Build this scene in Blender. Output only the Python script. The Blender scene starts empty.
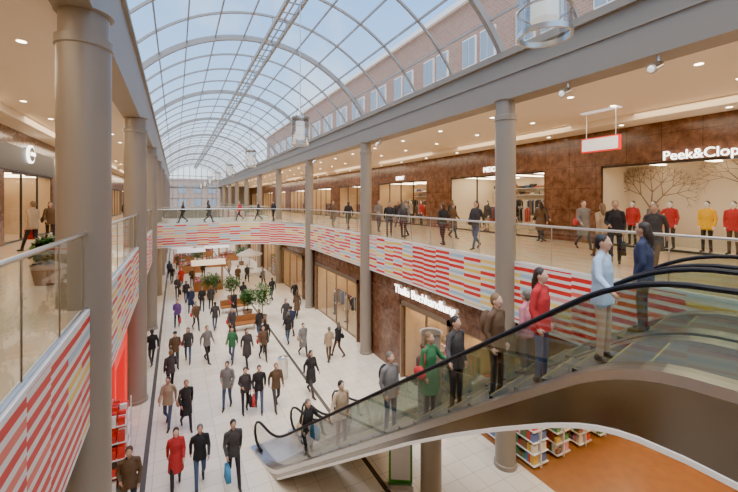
import bpy, bmesh, math, random
from mathutils import Vector, Matrix
random.seed(7)
E=8.05; F=6.2; SP=9.4
sc=bpy.context.scene
COL=sc.collection

# ---------------------------------------------------------------- materials
def pm(name,col,rough=0.5,metal=0.0,var=0.06,scale=6.0,emit=None,es=0.0,spec=0.5,bump=0.0):
    m=bpy.data.materials.new(name); m.use_nodes=True
    nt=m.node_tree; b=nt.nodes['Principled BSDF']
    b.inputs['Roughness'].default_value=rough; b.inputs['Metallic'].default_value=metal
    b.inputs['Specular IOR Level'].default_value=spec
    tc=nt.nodes.new('ShaderNodeTexCoord'); no=nt.nodes.new('ShaderNodeTexNoise')
    no.inputs['Scale'].default_value=scale; no.inputs['Detail'].default_value=4
    nt.links.new(tc.outputs['Object'],no.inputs['Vector'])
    mx=nt.nodes.new('ShaderNodeMix'); mx.data_type='RGBA'
    a=[max(0,c*(1-var)) for c in col]+[1]; c2=[min(1,c*(1+var)) for c in col]+[1]
    mx.inputs[6].default_value=a; mx.inputs[7].default_value=c2
    nt.links.new(no.outputs['Fac'],mx.inputs[0]); nt.links.new(mx.outputs[2],b.inputs['Base Color'])
    if emit: 
        b.inputs['Emission Color'].default_value=list(emit)+[1]; b.inputs['Emission Strength'].default_value=es
    if bump:
        bp=nt.nodes.new('ShaderNodeBump'); bp.inputs['Strength'].default_value=bump
        nt.links.new(no.outputs['Fac'],bp.inputs['Height']); nt.links.new(bp.outputs['Normal'],b.inputs['Normal'])
    return m
def glassmat(name,tint=(0.9,0.96,0.94),refl=0.12,rough=0.02):
    m=bpy.data.materials.new(name); m.use_nodes=True; nt=m.node_tree; nt.nodes.clear()
    o=nt.nodes.new('ShaderNodeOutputMaterial'); t=nt.nodes.new('ShaderNodeBsdfTransparent'); g=nt.nodes.new('ShaderNodeBsdfGlossy')
    t.inputs['Color'].default_value=list(tint)+[1]; g.inputs['Roughness'].default_value=rough
    lw=nt.nodes.new('ShaderNodeLayerWeight'); lw.inputs['Blend'].default_value=0.25
    mr=nt.nodes.new('ShaderNodeMapRange'); mr.inputs['To Min'].default_value=refl*0.35; mr.inputs['To Max'].default_value=min(1,refl*4)
    nt.links.new(lw.outputs['Facing'],mr.inputs['Value'])
    mx=nt.nodes.new('ShaderNodeMixShader'); nt.links.new(mr.outputs[0],mx.inputs[0])
    nt.links.new(t.outputs[0],mx.inputs[1]); nt.links.new(g.outputs[0],mx.inputs[2]); nt.links.new(mx.outputs[0],o.inputs['Surface'])
    return m
def N(nt,t,**k):
    n=nt.nodes.new(t)
    for a,b in k.items(): setattr(n,a,b)
    return n
def mth(nt,op,a,b=None):
    n=N(nt,'ShaderNodeMath',operation=op)
    for i,v in enumerate((a,b)):
        if v is None: continue
        if isinstance(v,(int,float)): n.inputs[i].default_value=v
        else: nt.links.new(v,n.inputs[i])
    return n.outputs[0]
def ramp(nt,fac,stops,const=True):
    r=N(nt,'ShaderNodeValToRGB'); cr=r.color_ramp
    if const: cr.interpolation='CONSTANT'
    cr.elements[0].position=stops[0][0]; cr.elements[0].color=list(stops[0][1])+[1]
    cr.elements[1].position=stops[1][0]; cr.elements[1].color=list(stops[1][1])+[1]
    for p,c in stops[2:]:
        e=cr.elements.new(p); e.color=list(c)+[1]
    nt.links.new(fac,r.inputs[0]); return r.outputs[0]
def stripes_mat():
    m=bpy.data.materials.new('striped_banner'); m.use_nodes=True; nt=m.node_tree; b=nt.nodes['Principled BSDF']
    b.inputs['Roughness'].default_value=0.45
    uv=N(nt,'ShaderNodeUVMap'); sx=N(nt,'ShaderNodeSeparateXYZ'); nt.links.new(uv.outputs[0],sx.inputs[0])
    u,v=sx.outputs[0],sx.outputs[1]
    blk=mth(nt,'FLOOR',mth(nt,'DIVIDE',u,0.8)); big=mth(nt,'FLOOR',mth(nt,'DIVIDE',u,2.4))
    w1=N(nt,'ShaderNodeTexWhiteNoise',noise_dimensions='1D'); nt.links.new(blk,w1.inputs['W'])
    w2=N(nt,'ShaderNodeTexWhiteNoise',noise_dimensions='1D'); nt.links.new(big,w2.inputs['W'])
    rv=mth(nt,'ADD',mth(nt,'MULTIPLY',v,5.2),mth(nt,'MULTIPLY',w1.outputs[0],0.5))
    row=mth(nt,'FLOOR',rv); fr=mth(nt,'FRACT',rv)
    cb=N(nt,'ShaderNodeCombineXYZ'); nt.links.new(blk,cb.inputs[0]); nt.links.new(row,cb.inputs[1])
    w3=N(nt,'ShaderNodeTexWhiteNoise',noise_dimensions='2D'); nt.links.new(cb.outputs[0],w3.inputs['Vector'])
    val=mth(nt,'ADD',mth(nt,'MULTIPLY',w2.outputs[0],0.62),mth(nt,'MULTIPLY',w3.outputs[0],0.38))
    RD=(0.74,0.025,0.02)
    col=ramp(nt,val,[(0,RD),(0.38,(0.86,0.17,0.12)),(0.45,(0.92,0.62,0.10)),(0.56,(0.42,0.60,0.70)),(0.63,RD),(0.80,(0.92,0.68,0.18)),(0.9,(0.85,0.35,0.32))])
    msk=mth(nt,'GREATER_THAN',fr,0.56)
    mx=N(nt,'ShaderNodeMix',data_type='RGBA'); nt.links.new(msk,mx.inputs[0]); nt.links.new(col,mx.inputs[6]); mx.inputs[7].default_value=(0.84,0.80,0.72,1)
    nt.links.new(mx.outputs[2],b.inputs['Base Color']); return m
def floor_mat():
    m=bpy.data.materials.new('cream_stone_tile'); m.use_nodes=True; nt=m.node_tree; b=nt.nodes['Principled BSDF']
    b.inputs['Roughness'].default_value=0.2
    tc=N(nt,'ShaderNodeTexCoord'); br=N(nt,'ShaderNodeTexBrick'); nt.links.new(tc.outputs['Object'],br.inputs['Vector'])
    br.offset=0.0; br.inputs['Scale'].default_value=1.0; br.inputs['Brick Width'].default_value=0.6; br.inputs['Row Height'].default_value=0.6
    br.inputs['Mortar Size'].default_value=0.008; br.inputs['Color1'].default_value=(0.82,0.74,0.61,1); br.inputs['Color2'].default_value=(0.74,0.66,0.54,1)
    br.inputs['Mortar'].default_value=(0.48,0.42,0.34,1)
    nt.links.new(br.outputs['Color'],b.inputs['Base Color']); return m
def granite_mat():
    m=bpy.data.materials.new('brown_granite'); m.use_nodes=True; nt=m.node_tree; b=nt.nodes['Principled BSDF']
    b.inputs['Roughness'].default_value=0.16
    tc=N(nt,'ShaderNodeTexCoord'); n=N(nt,'ShaderNodeTexNoise'); n.inputs['Scale'].default_value=3.2; n.inputs['Detail'].default_value=12; n.inputs['Roughness'].default_value=.7; n.inputs['Distortion'].default_value=.35
    nt.links.new(tc.outputs['Object'],n.inputs['Vector'])
    c=ramp(nt,n.outputs['Fac'],[(0.32,(0.075,0.033,0.021)),(0.5,(0.16,0.073,0.042)),(0.7,(0.27,0.135,0.08))],False)
    sx=N(nt,'ShaderNodeSeparateXYZ'); nt.links.new(tc.outputs['Object'],sx.inputs[0])
    j1=mth(nt,'LESS_THAN',mth(nt,'FRACT',mth(nt,'DIVIDE',sx.outputs[1],1.2)),0.012)
    j2=mth(nt,'LESS_THAN',mth(nt,'FRACT',mth(nt,'DIVIDE',sx.outputs[2],0.95)),0.014)
    j=mth(nt,'MAXIMUM',j1,j2)
    mx=N(nt,'ShaderNodeMix',data_type='RGBA'); nt.links.new(j,mx.inputs[0]); nt.links.new(c,mx.inputs[6]); mx.inputs[7].default_value=(0.03,0.015,0.01,1)
    nt.links.new(mx.outputs[2],b.inputs['Base Color']); return m
def goods_mat(name,stops,rough=0.5):
    m=bpy.data.materials.new(name); m.use_nodes=True; nt=m.node_tree; b=nt.nodes['Principled BSDF']
    g=N(nt,'ShaderNodeNewGeometry'); c=ramp(nt,g.outputs['Random Per Island'],stops)
    nt.links.new(c,b.inputs['Base Color']); b.inputs['Roughness'].default_value=rough; return m
def brick_mat():
    m=bpy.data.materials.new('pinkish_brick'); m.use_nodes=True; nt=m.node_tree; b=nt.nodes['Principled BSDF']
    tc=N(nt,'ShaderNodeTexCoord'); br=N(nt,'ShaderNodeTexBrick')
    sx=N(nt,'ShaderNodeSeparateXYZ'); cb=N(nt,'ShaderNodeCombineXYZ'); nt.links.new(tc.outputs['Object'],sx.inputs[0])
    nt.links.new(sx.outputs[1],cb.inputs[0]); nt.links.new(sx.outputs[2],cb.inputs[1]); nt.links.new(cb.outputs[0],br.inputs['Vector'])
    br.inputs['Scale'].default_value=2.0; br.inputs['Color1'].default_value=(0.40,0.24,0.175,1); br.inputs['Color2'].default_value=(0.34,0.195,0.14,1); br.inputs['Mortar'].default_value=(0.44,0.36,0.30,1)
    nt.links.new(br.outputs['Color'],b.inputs['Base Color']); b.inputs['Roughness'].default_value=0.9; return m

M={}
M['taupe']=pm('taupe_paint',(0.30,0.25,0.195),0.38,var=0.03,scale=1)
M['beam']=pm('beam_paint',(0.32,0.27,0.21),0.5,var=0.03,scale=1)
M['cream']=pm('cream_plaster',(0.88,0.77,0.61),0.7,var=0.02,scale=1)
M['white']=pm('white_paint',(0.85,0.83,0.80),0.45,var=0.02,scale=2)
M['steel']=pm('brushed_steel',(0.66,0.65,0.62),0.28,1.0,0.05,20)
M['dsteel']=pm('polished_cladding',(0.36,0.34,0.31),0.16,1.0,0.05,3)
M['frame']=pm('roof_frame_paint',(0.36,0.35,0.335),0.45,0.2,0.03,2)
M['black']=pm('black_rubber',(0.012,0.012,0.014),0.5,spec=.25)
M['dark']=pm('dark_metal',(0.05,0.045,0.04),0.4,0.3)
M['bronze']=pm('bronze_frame',(0.30,0.22,0.15),0.35,0.7)
M['step']=pm('escalator_step',(0.13,0.13,0.13),0.4,0.6)
M['yellow']=pm('yellow_line',(0.26,0.22,0.08),0.5)
M['floor']=floor_mat(); M['granite']=granite_mat(); M['stripe']=stripes_mat(); M['brick']=brick_mat()
M['floor2']=pm('upper_stone_floor',(0.60,0.46,0.31),0.18,var=0.08,scale=2)
M['strip']=pm('dark_stone_strip',(0.09,0.08,0.07),0.25)
M['glass']=glassmat('clear_glass',(0.88,0.94,0.91),0.11)
M['eglass']=glassmat('escalator_glass',(0.78,0.85,0.81),0.24)
M['sglass']=glassmat('shop_glass',(0.97,0.98,0.97),0.06)
M['rglass']=glassmat('roof_glass',(0.94,0.97,1.0),0.012)
M['winglass']=pm('window_glass_dark',(0.30,0.36,0.42),0.1)
M['warm']=pm('shop_warm_wall',(0.66,0.46,0.27),0.6,var=0.10,scale=1)
M['wood']=pm('wood_floor',(0.34,0.14,0.045),0.3,var=0.3,scale=3)
M['red']=pm('red_panel',(0.80,0.02,0.02),0.35,emit=(1,0.02,0.015),es=0.6)
M['lamp']=pm('lamp_glow',(1,0.95,0.85),0.5,emit=(1,0.88,0.68),es=10.0)
M['panel']=pm('shop_light_panel',(1,0.95,0.85),0.5,emit=(1,0.83,0.58),es=10.0)
M['signw']=pm('sign_glow',(1,1,0.95),0.5,emit=(1,0.97,0.88),es=4.0)
M['signbox']=pm('sign_box_white',(0.9,0.9,0.9),0.4,emit=(1,1,1),es=0.5)
M['green']=pm('green_sign',(0.10,0.35,0.08),0.4)
M['leaf']=pm('leaf_green',(0.045,0.13,0.025),0.5,var=0.5,scale=8)
M['bark']=pm('bark',(0.12,0.07,0.04),0.8)
M['branch']=pm('painted_branch',(0.30,0.20,0.13),0.8)
M['pot']=pm('planter_clay',(0.25,0.14,0.08),0.5)
M['shade']=pm('lamp_shade',(0.9,0.9,0.88),0.5,emit=(1,0.97,0.92),es=0.6)
M['lglass']=glassmat('lamp_glass',(0.80,0.83,0.84),0.18)
M['goods']=goods_mat('mixed_goods',[(0,(0.7,0.08,0.05)),(0.15,(0.8,0.75,0.65)),(0.30,(0.12,0.3,0.12)),(0.45,(0.75,0.5,0.1)),(0.58,(0.15,0.22,0.45)),(0.72,(0.7,0.35,0.45)),(0.84,(0.3,0.15,0.08))])
M['redgoods']=goods_mat('sale_goods',[(0,(0.8,0.04,0.03)),(0.45,(0.85,0.82,0.78)),(0.7,(0.7,0.05,0.04)),(0.85,(0.1,0.1,0.1))])
M['cloth']=goods_mat('mixed_garments',[(0,(0.04,0.04,0.05)),(0.3,(0.3,0.25,0.2)),(0.45,(0.5,0.08,0.06)),(0.55,(0.1,0.15,0.3)),(0.7,(0.65,0.6,0.52)),(0.85,(0.25,0.12,0.06))],0.9)
M['flower']=goods_mat('mixed_flowers',[(0,(0.75,0.25,0.4)),(0.3,(0.85,0.75,0.7)),(0.5,(0.6,0.1,0.3)),(0.7,(0.1,0.3,0.06)),(0.9,(0.8,0.6,0.2))],0.8)

# ---------------------------------------------------------------- mesh builder
class MB:
    def __init__(s): s.v=[];s.f=[];s.m=[];s.uv={}
    def add(s,vs,fs,m=0,uvs=None):
        o=len(s.v); s.v+= [tuple(v) for v in vs]
        for i,f in enumerate(fs):
            if uvs: s.uv[len(s.f)]=uvs[i]
            s.f.append([o+k for k in f]); s.m.append(m)
    def box(s,x0,x1,y0,y1,z0,z1,m=0):
        s.add([(x0,y0,z0),(x1,y0,z0),(x1,y1,z0),(x0,y1,z0),(x0,y0,z1),(x1,y0,z1),(x1,y1,z1),(x0,y1,z1)],
              [(0,3,2,1),(4,5,6,7),(0,1,5,4),(1,2,6,5),(2,3,7,6),(3,0,4,7)],m)
    def quad(s,a,b,c,d,m=0): s.add([a,b,c,d],[(0,1,2,3)],m)
    def tube(s,pts,rs,m=0,n=8,caps=True,flat=1.0):
        pts=[Vector(p) for p in pts]
        if not isinstance(rs,(list,tuple)): rs=[rs]*len(pts)
        o=len(s.v); up=None
        for i,p in enumerate(pts):
            d=(pts[min(i+1,len(pts)-1)]-pts[max(i-1,0)]).normalized()
            if up is None:
                up=Vector((0,0,1)) if abs(d.z)<0.9 else Vector((0,1,0))
            a=d.cross(up).normalized(); b=a.cross(d).normalized(); up=b
            for k in range(n):
                t=2*math.pi*(k+0.5)/n
                s.v.append(tuple(p+a*math.cos(t)*rs[i]+b*math.sin(t)*rs[i]*flat))
        for i in range(len(pts)-1):
            for k in range(n):
                k2=(k+1)%n
                s.f.append([o+i*n+k,o+i*n+k2,o+(i+1)*n+k2,o+(i+1)*n+k]); s.m.append(m)
        if caps:
            s.f.append([o+k for k in range(n)][::-1]); s.m.append(m)
            e=o+(len(pts)-1)*n; s.f.append([e+k for k in range(n)]); s.m.append(m)
    def lathe(s,cx,cy,prof,m=0,n=24):
        o=len(s.v)
        for r,z in prof:
            for k in range(n):
                t=2*math.pi*k/n; s.v.append((cx+r*math.cos(t),cy+r*math.sin(t),z))
        for i in range(len(prof)-1):
            for k in range(n):
                k2=(k+1)%n; s.f.append([o+i*n+k,o+i*n+k2,o+(i+1)*n+k2,o+(i+1)*n+k]); s.m.append(m)
    def ell(s,c,r,m=0,n=10,h=7):
        o=len(s.v); s.v.append((c[0],c[1],c[2]-r[2]))
        for i in range(1,h):
            a=-math.pi/2+math.pi*i/h
            for k in range(n):
                t=2*math.pi*k/n; s.v.append((c[0]+r[0]*math.cos(a)*math.cos(t),c[1]+r[1]*math.cos(a)*math.sin(t),c[2]+r[2]*math.sin(a)))
        s.v.append((c[0],c[1],c[2]+r[2])); top=len(s.v)-1
        for k in range(n):
            k2=(k+1)%n
            s.f.append([o,o+1+k2,o+1+k]); s.m.append(m)
            for i in range(h-2):
                s.f.append([o+1+i*n+k,o+1+i*n+k2,o+1+(i+1)*n+k2,o+1+(i+1)*n+k]); s.m.append(m)
            s.f.append([o+1+(h-2)*n+k,o+1+(h-2)*n+k2,top]); s.m.append(m)
    def strip(s,pts,z0,z1,th,m=0,u0=0):
        n=len(pts); P=[Vector((p[0],p[1])) for p in pts]; off=[]
        for i in range(n):
            d=(P[min(i+1,n-1)]-P[max(i-1,0)]).normalized(); off.append(Vector((d.y,-d.x))*th)
        u=u0
        for i in range(n-1):
            a,b=P[i],P[i+1]; a2,b2=a+off[i],b+off[i+1]; L=(b-a).length
            for (p,q) in ((a,b),(b2,a2)):
                s.add([(p.x,p.y,z0),(q.x,q.y,z0),(q.x,q.y,z1),(p.x,p.y,z1)],[(0,1,2,3)],m,[[(u,0),(u+L,0),(u+L,z1-z0),(u,z1-z0)]])
            for z in (z0,z1):
                s.add([(a.x,a.y,z),(b.x,b.y,z),(b2.x,b2.y,z),(a2.x,a2.y,z)],[(0,1,2,3)],m,[[(u,0.01)]*4])
            u+=L
        for i in (0,n-1):
            a=P[i];a2=a+off[i]
            s.add([(a.x,a.y,z0),(a2.x,a2.y,z0),(a2.x,a2.y,z1),(a.x,a.y,z1)],[(0,1,2,3)],m,[[(0,0.01)]*4])
    def mesh(s,name,mats,smooth=False):
        me=bpy.data.meshes.new(name); me.from_pydata(s.v,[],s.f)
        for k in mats: me.materials.append(M[k] if isinstance(k,str) else k)
        me.polygons.foreach_set('material_index',s.m)
        if s.uv:
            uvl=me.uv_layers.new(name='UVMap')
            for fi,uvs in s.uv.items():
                for li,uvc in zip(me.polygons[fi].loop_indices,uvs): uvl.data[li].uv=uvc
        if smooth: me.polygons.foreach_set('use_smooth',[True]*len(me.polygons))
        me.update(); return me
    def obj(s,name,mats,parent=None,smooth=False):
        me=s.mesh(name,mats,smooth)
        ob=bpy.data.objects.new(name,me); COL.objects.link(ob)
        if parent: ob.parent=parent
        if smooth:
            try: me.set_sharp_from_angle(angle=math.radians(40))
            except Exception: pass
        return ob
def empty(name,loc=(0,0,0)):
    e=bpy.data.objects.new(name,None); e.location=loc; COL.objects.link(e); e.empty_display_size=0.2; return e
def text(name,body,loc,size,rz,mat,parent=None,ext=0.02):
    cu=bpy.data.curves.new(name,'FONT'); cu.body=body; cu.size=size; cu.extrude=ext; cu.align_x='CENTER'; cu.align_y='CENTER'
    cu.materials.append(M[mat]); ob=bpy.data.objects.new(name,cu); COL.objects.link(ob)
    ob.location=loc; ob.rotation_euler=(math.radians(90),0,math.radians(rz))
    if parent: ob.parent=parent
    return ob
YA,YB=-8.0,92.0
XR=8.95; XL=-1.30; XW=15.7; XWL=-6.2; ZCR=11.15; ZCL=11.4; ZB=4.5
# ---------------------------------------------------------------- shell
b=MB(); b.box(-9,24,YA,YB,-0.2,0,0)
b.obj('floor',['floor'])
b=MB(); b.box(-0.90,-0.76,YA,YB,0.0,0.004,0); b.box(5.13,5.27,YA,YB,0,0.004,0)
b.obj('floor_border_strip',['strip'])
def slab(name,x0,x1):
    b=MB(); b.box(x0,x1,YA,YB,F-0.35,F,0); b.box(x0,x1,YA,YB,ZB-0.02,ZB+0.15,1); return b.obj(name,['floor2','cream'])
slab('floor_upper_right',XR+0.13,XW); slab('floor_upper_left',XWL,XL-0.13)
b=MB(); b.box(9.3,24,YA,YB,ZCR,ZCR+0.3,0); b.box(XW-1.2,XW,YA,YB,ZCR-0.25,ZCR,0); b.obj('ceiling_right',['cream'])
b=MB(); b.box(-9,XL-0.45,YA,YB,ZCL,ZCL+0.3,0); b.box(XWL,XWL+0.9,YA,YB,ZCL-0.3,ZCL,0); b.obj('ceiling_left',['cream'])
b=MB(); b.box(8.7,9.35,YA,YB,ZCR-0.12,12.35,0); b.box(8.6,9.1,YA,YB,12.25,12.45,0); b.box(8.66,8.70,YA,YB,11.72,11.76,0); b.obj('roof_beam_right',['beam'])
b=MB(); b.box(-1.85,-1.25,YA,YB,ZCL-0.1,13.25,0); b.box(-1.9,-1.15,YA,YB,13.15,13.3,0); b.obj('roof_beam_left',['beam'])

def column(x,y,r,z1,name='column'):
    b=MB()
    b.lathe(x,y,[(r*1.12,0),(r*1.12,0.12),(r,0.14),(r,z1-0.62),(r*1.08,z1-0.60),(r*1.08,z1-0.46),(r*0.93,z1-0.44),(r*0.93,z1-0.02),(r*1.1,z1)],0,32)
    b.obj(name,['taupe'],smooth=True)
for k in range(-1,9):
    y=8.2+SP*k
    column(8.90,y,0.30,ZCR-0.1); column(-1.44,y,0.40,ZCL-0.08)
column(6.04,8.1,0.28,4.55,'escalator_support_column')

def railing(name,pts,zf,zt,spacing=1.35):
    e=empty(name)
    g=MB(); r=MB(); P=[Vector(p) for p in pts]
    r.tube([(p.x,p.y,zt) for p in P],0.032,0,10)
    for i in range(len(P)-1):
        a,c=P[i],P[i+1]; L=(c-a).length
        g.add([(a.x,a.y,zf-0.12),(c.x,c.y,zf-0.12),(c.x,c.y,zt-0.03),(a.x,a.y,zt-0.03)],[(0,1,2,3)],0)
        n=max(1,int(L//spacing)) if L>spacing else 0
        for k in range(n+1):
            q=a+(c-a)*(k/max(1,n)) if n else a
            r.tube([(q.x,q.y,zf-0.05),(q.x,q.y,zt)],0.012,0,6)
    r.tube([(p.x,p.y,zf+0.03) for p in P],0.022,0,6)
    g.obj('glass_panels',['glass'],e); r.obj('rail_frame',['steel'],e,smooth=True)
    return e
cur=[(8.95,25.6)]
for i in range(1,9):
    a=i/8*math.pi/2; cur.append((8.95-4.6*(1-math.cos(a)), 25.6+6.6*math.sin(a)))
cur_near=cur+[( XL,32.2)]
right_near=[(XR,1.3)]+cur_near
def band(name,pts,z0,z1,u0=0,th=0.12):
    b=MB(); b.strip(pts,z0,z1,th,0,u0); b.strip(pts,z1,z1+0.05,th+0.015,1); b.strip(pts,z0-0.08,z0,th+0.01,1)
    return b.obj(name,['stripe','white'])
band('striped_fascia',right_near,ZB,F-0.02,0)
railing('glass_railing',[(p[0]+0.05 if abs(p[0]-XR)<1e-6 else p[0],p[1]+ (0.05 if p[1]>31 else 0)) for p in right_near],F,E-0.72)
band('striped_fascia',[(XL,32.2),(XL,-0.6)],E-3.75,F-0.05,3.0)
railing('glass_railing',[(XL-0.06,32.2),(XL-0.06,-0.6)],F,E-0.56)
band('striped_fascia',[(XL,YB-.1),(XL,41.5),(XR,41.5),(XR,YB-.1)],ZB,F-0.02,5,-0.12)
railing('glass_railing',[(XL-.05,YB-.5),(XL-.05,41.5),(XR+.05,41.5),(XR+.05,YB-.5)],F,E-0.72)
b=MB(); poly=[(x,y) for x,y in cur_near]+[(XL,41.5),(XR,41.5)]
n=len(poly)
for z,m in ((F-0.01,0),(ZB+0.02,1)):
    b.add([(x,y,z) for x,y in poly],[tuple(range(n))],m)
b.obj('footbridge_deck',['floor2','cream'])
b=MB(); b.box(4.7,XR+0.2,YA,1.25,F-0.5,F,0); b.box(XL-0.2,4.7,YA,-0.7,F-0.5,F,0); b.obj('escalator_landing_floor',['floor2'])

# ---------------------------------------------------------------- roof
L=Vector((-1.5,13.25)); R=Vector((8.95,12.4)); A=Vector((3.75,15.5))
def circ(a,b_,c):
    ax,ay,bx,by,cx,cy=*a,*b_,*c
    d=2*(ax*(by-cy)+bx*(cy-ay)+cx*(ay-by))
    ux=((ax*ax+ay*ay)*(by-cy)+(bx*bx+by*by)*(cy-ay)+(cx*cx+cy*cy)*(ay-by))/d
    uy=((ax*ax+ay*ay)*(cx-bx)+(bx*bx+by*by)*(ax-cx)+(cx*cx+cy*cy)*(bx-ax))/d
    return Vector((ux,uy))
cc=circ(L,A,R); RR=(L-cc).length
aL=math.atan2(L.y-cc.y,L.x-cc.x); aR=math.atan2(R.y-cc.y,R.x-cc.x)
NA=30
arc=[(cc.x+RR*math.cos(aL+(aR-aL)*i/NA),cc.y+RR*math.sin(aL+(aR-aL)*i/NA)) for i in range(NA+1)]
fr=MB()
y=8.2-SP; k=0
while y<YB:
    w=0.075 if k%4 else 0.14; th=0.08 if k%4 else 0.22
    for i in range(NA):
        (x0,z0),(x1,z1)=arc[i],arc[i+1]
        n0=(Vector((x0,z0))-cc).normalized(); n1=(Vector((x1,z1))-cc).normalized()
        vs=[]
        for (x,z,nn) in ((x0,z0,n0),(x1,z1,n1)):
            for sy,sr in ((-1,0),(1,0),(1,-1),(-1,-1)):
                vs.append((x+nn.x*sr*th,y+sy*w/2,z+nn.y*sr*th))
        fr.add(vs,[(0,1,5,4),(1,2,6,5),(2,3,7,6),(3,0,4,7)],0)
    y+=SP/4; k+=1
for i in range(0,NA+1,3):
    x,z=arc[i]; w=0.05
    fr.box(x-w/2,x+w/2,YA,YB,z-0.08,z-0.01,0)
fr.obj('roof_frame',['frame'])
g=MB()
for i in range(NA):
    (x0,z0),(x1,z1)=arc[i],arc[i+1]
    g.quad((x0,YA,z0),(x1,YA,z1),(x1,YB,z1),(x0,YB,z0))
g.obj('window_roof',['rglass'],smooth=True)
b=MB()
for dx in (-0.28,0.28): b.box(3.75+dx-0.05,3.75+dx+0.05,YA,YB-.2,14.96,15.14,0)
y=YA
while y<YB-.3:
    b.box(3.47,4.03,y-0.02,y+0.02,15.03,15.07,0); y+=0.78
y=8.2-SP
while y<YB-.3:
    for dx in (-0.28,0.28): b.box(3.75+dx-.02,3.75+dx+.02,y-.02,y+.02,15.0,15.42,0)
    y+=SP/4
b.obj('maintenance_gantry',['frame'])
b=MB(); b.box(-9,24,YB,YB+0.3,0,4.4,0); b.box(-9,-1.3,YB,YB+.3,4.4,12.3,0); b.box(9,24,YB,YB+.3,4.4,12.3,0); b.box(-1.3,9,YB,YB+.3,4.4,6.2,0); b.box(-1.3,9,YB,YB+.3,10.6,11.0,0); b.obj('wall_end',['beam'])
b=MB()
b.quad((-1.3,YB,6.2),(9,YB,6.2),(9,YB,12.4),(-1.3,YB,13.2),1)
for i in range(NA):
    (x0,z0),(x1,z1)=arc[i],arc[i+1]; b.quad((x0,YB,12),(x1,YB,12),(x1,YB,z1),(x0,YB,z0),1)
for i in range(3,NA,3):
    x,z=arc[i]; b.box(x-.07,x+.07,YB-.06,YB,6.2,z,0)
for z in (8.3,12.2,13.3): b.box(-1.3,9,YB-.06,YB,z,z+.14,0)
b.obj('window_gable',['frame','rglass'])
b=MB(); b.box(-12,22,YB+14,YB+15,0,13.5,0)
for i in range(9):
    for z in (6.5,9.8): b.box(-10+i*3.5,-8.2+i*3.5,YB+13.9,YB+14,z,z+2,1)
b.obj('distant_building',['brick','winglass'])
b=MB(); b.box(-9,24,YA-0.3,YA,0,12.3,0); b.obj('wall_rear',['cream'])

b=MB(); b.box(13.2,15,-5,62,11.45,18.3,0)
y=-0.9
while y<60:
    for dy in (0,1.25):
        b.box(13.1,13.25,y+dy,y+dy+0.95,14.75,16.2,1); b.box(13.07,13.12,y+dy+.06,y+dy+.45,14.82,16.12,2); b.box(13.07,13.12,y+dy+.51,y+dy+.9,14.82,16.12,2)
    y+=3.4
b.box(13.0,13.3,-5,62,18.1,18.4,1); b.box(13.12,13.22,-5,62,13.9,14.05,1)
b.obj('brick_building',['brick','white','winglass'])

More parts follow.
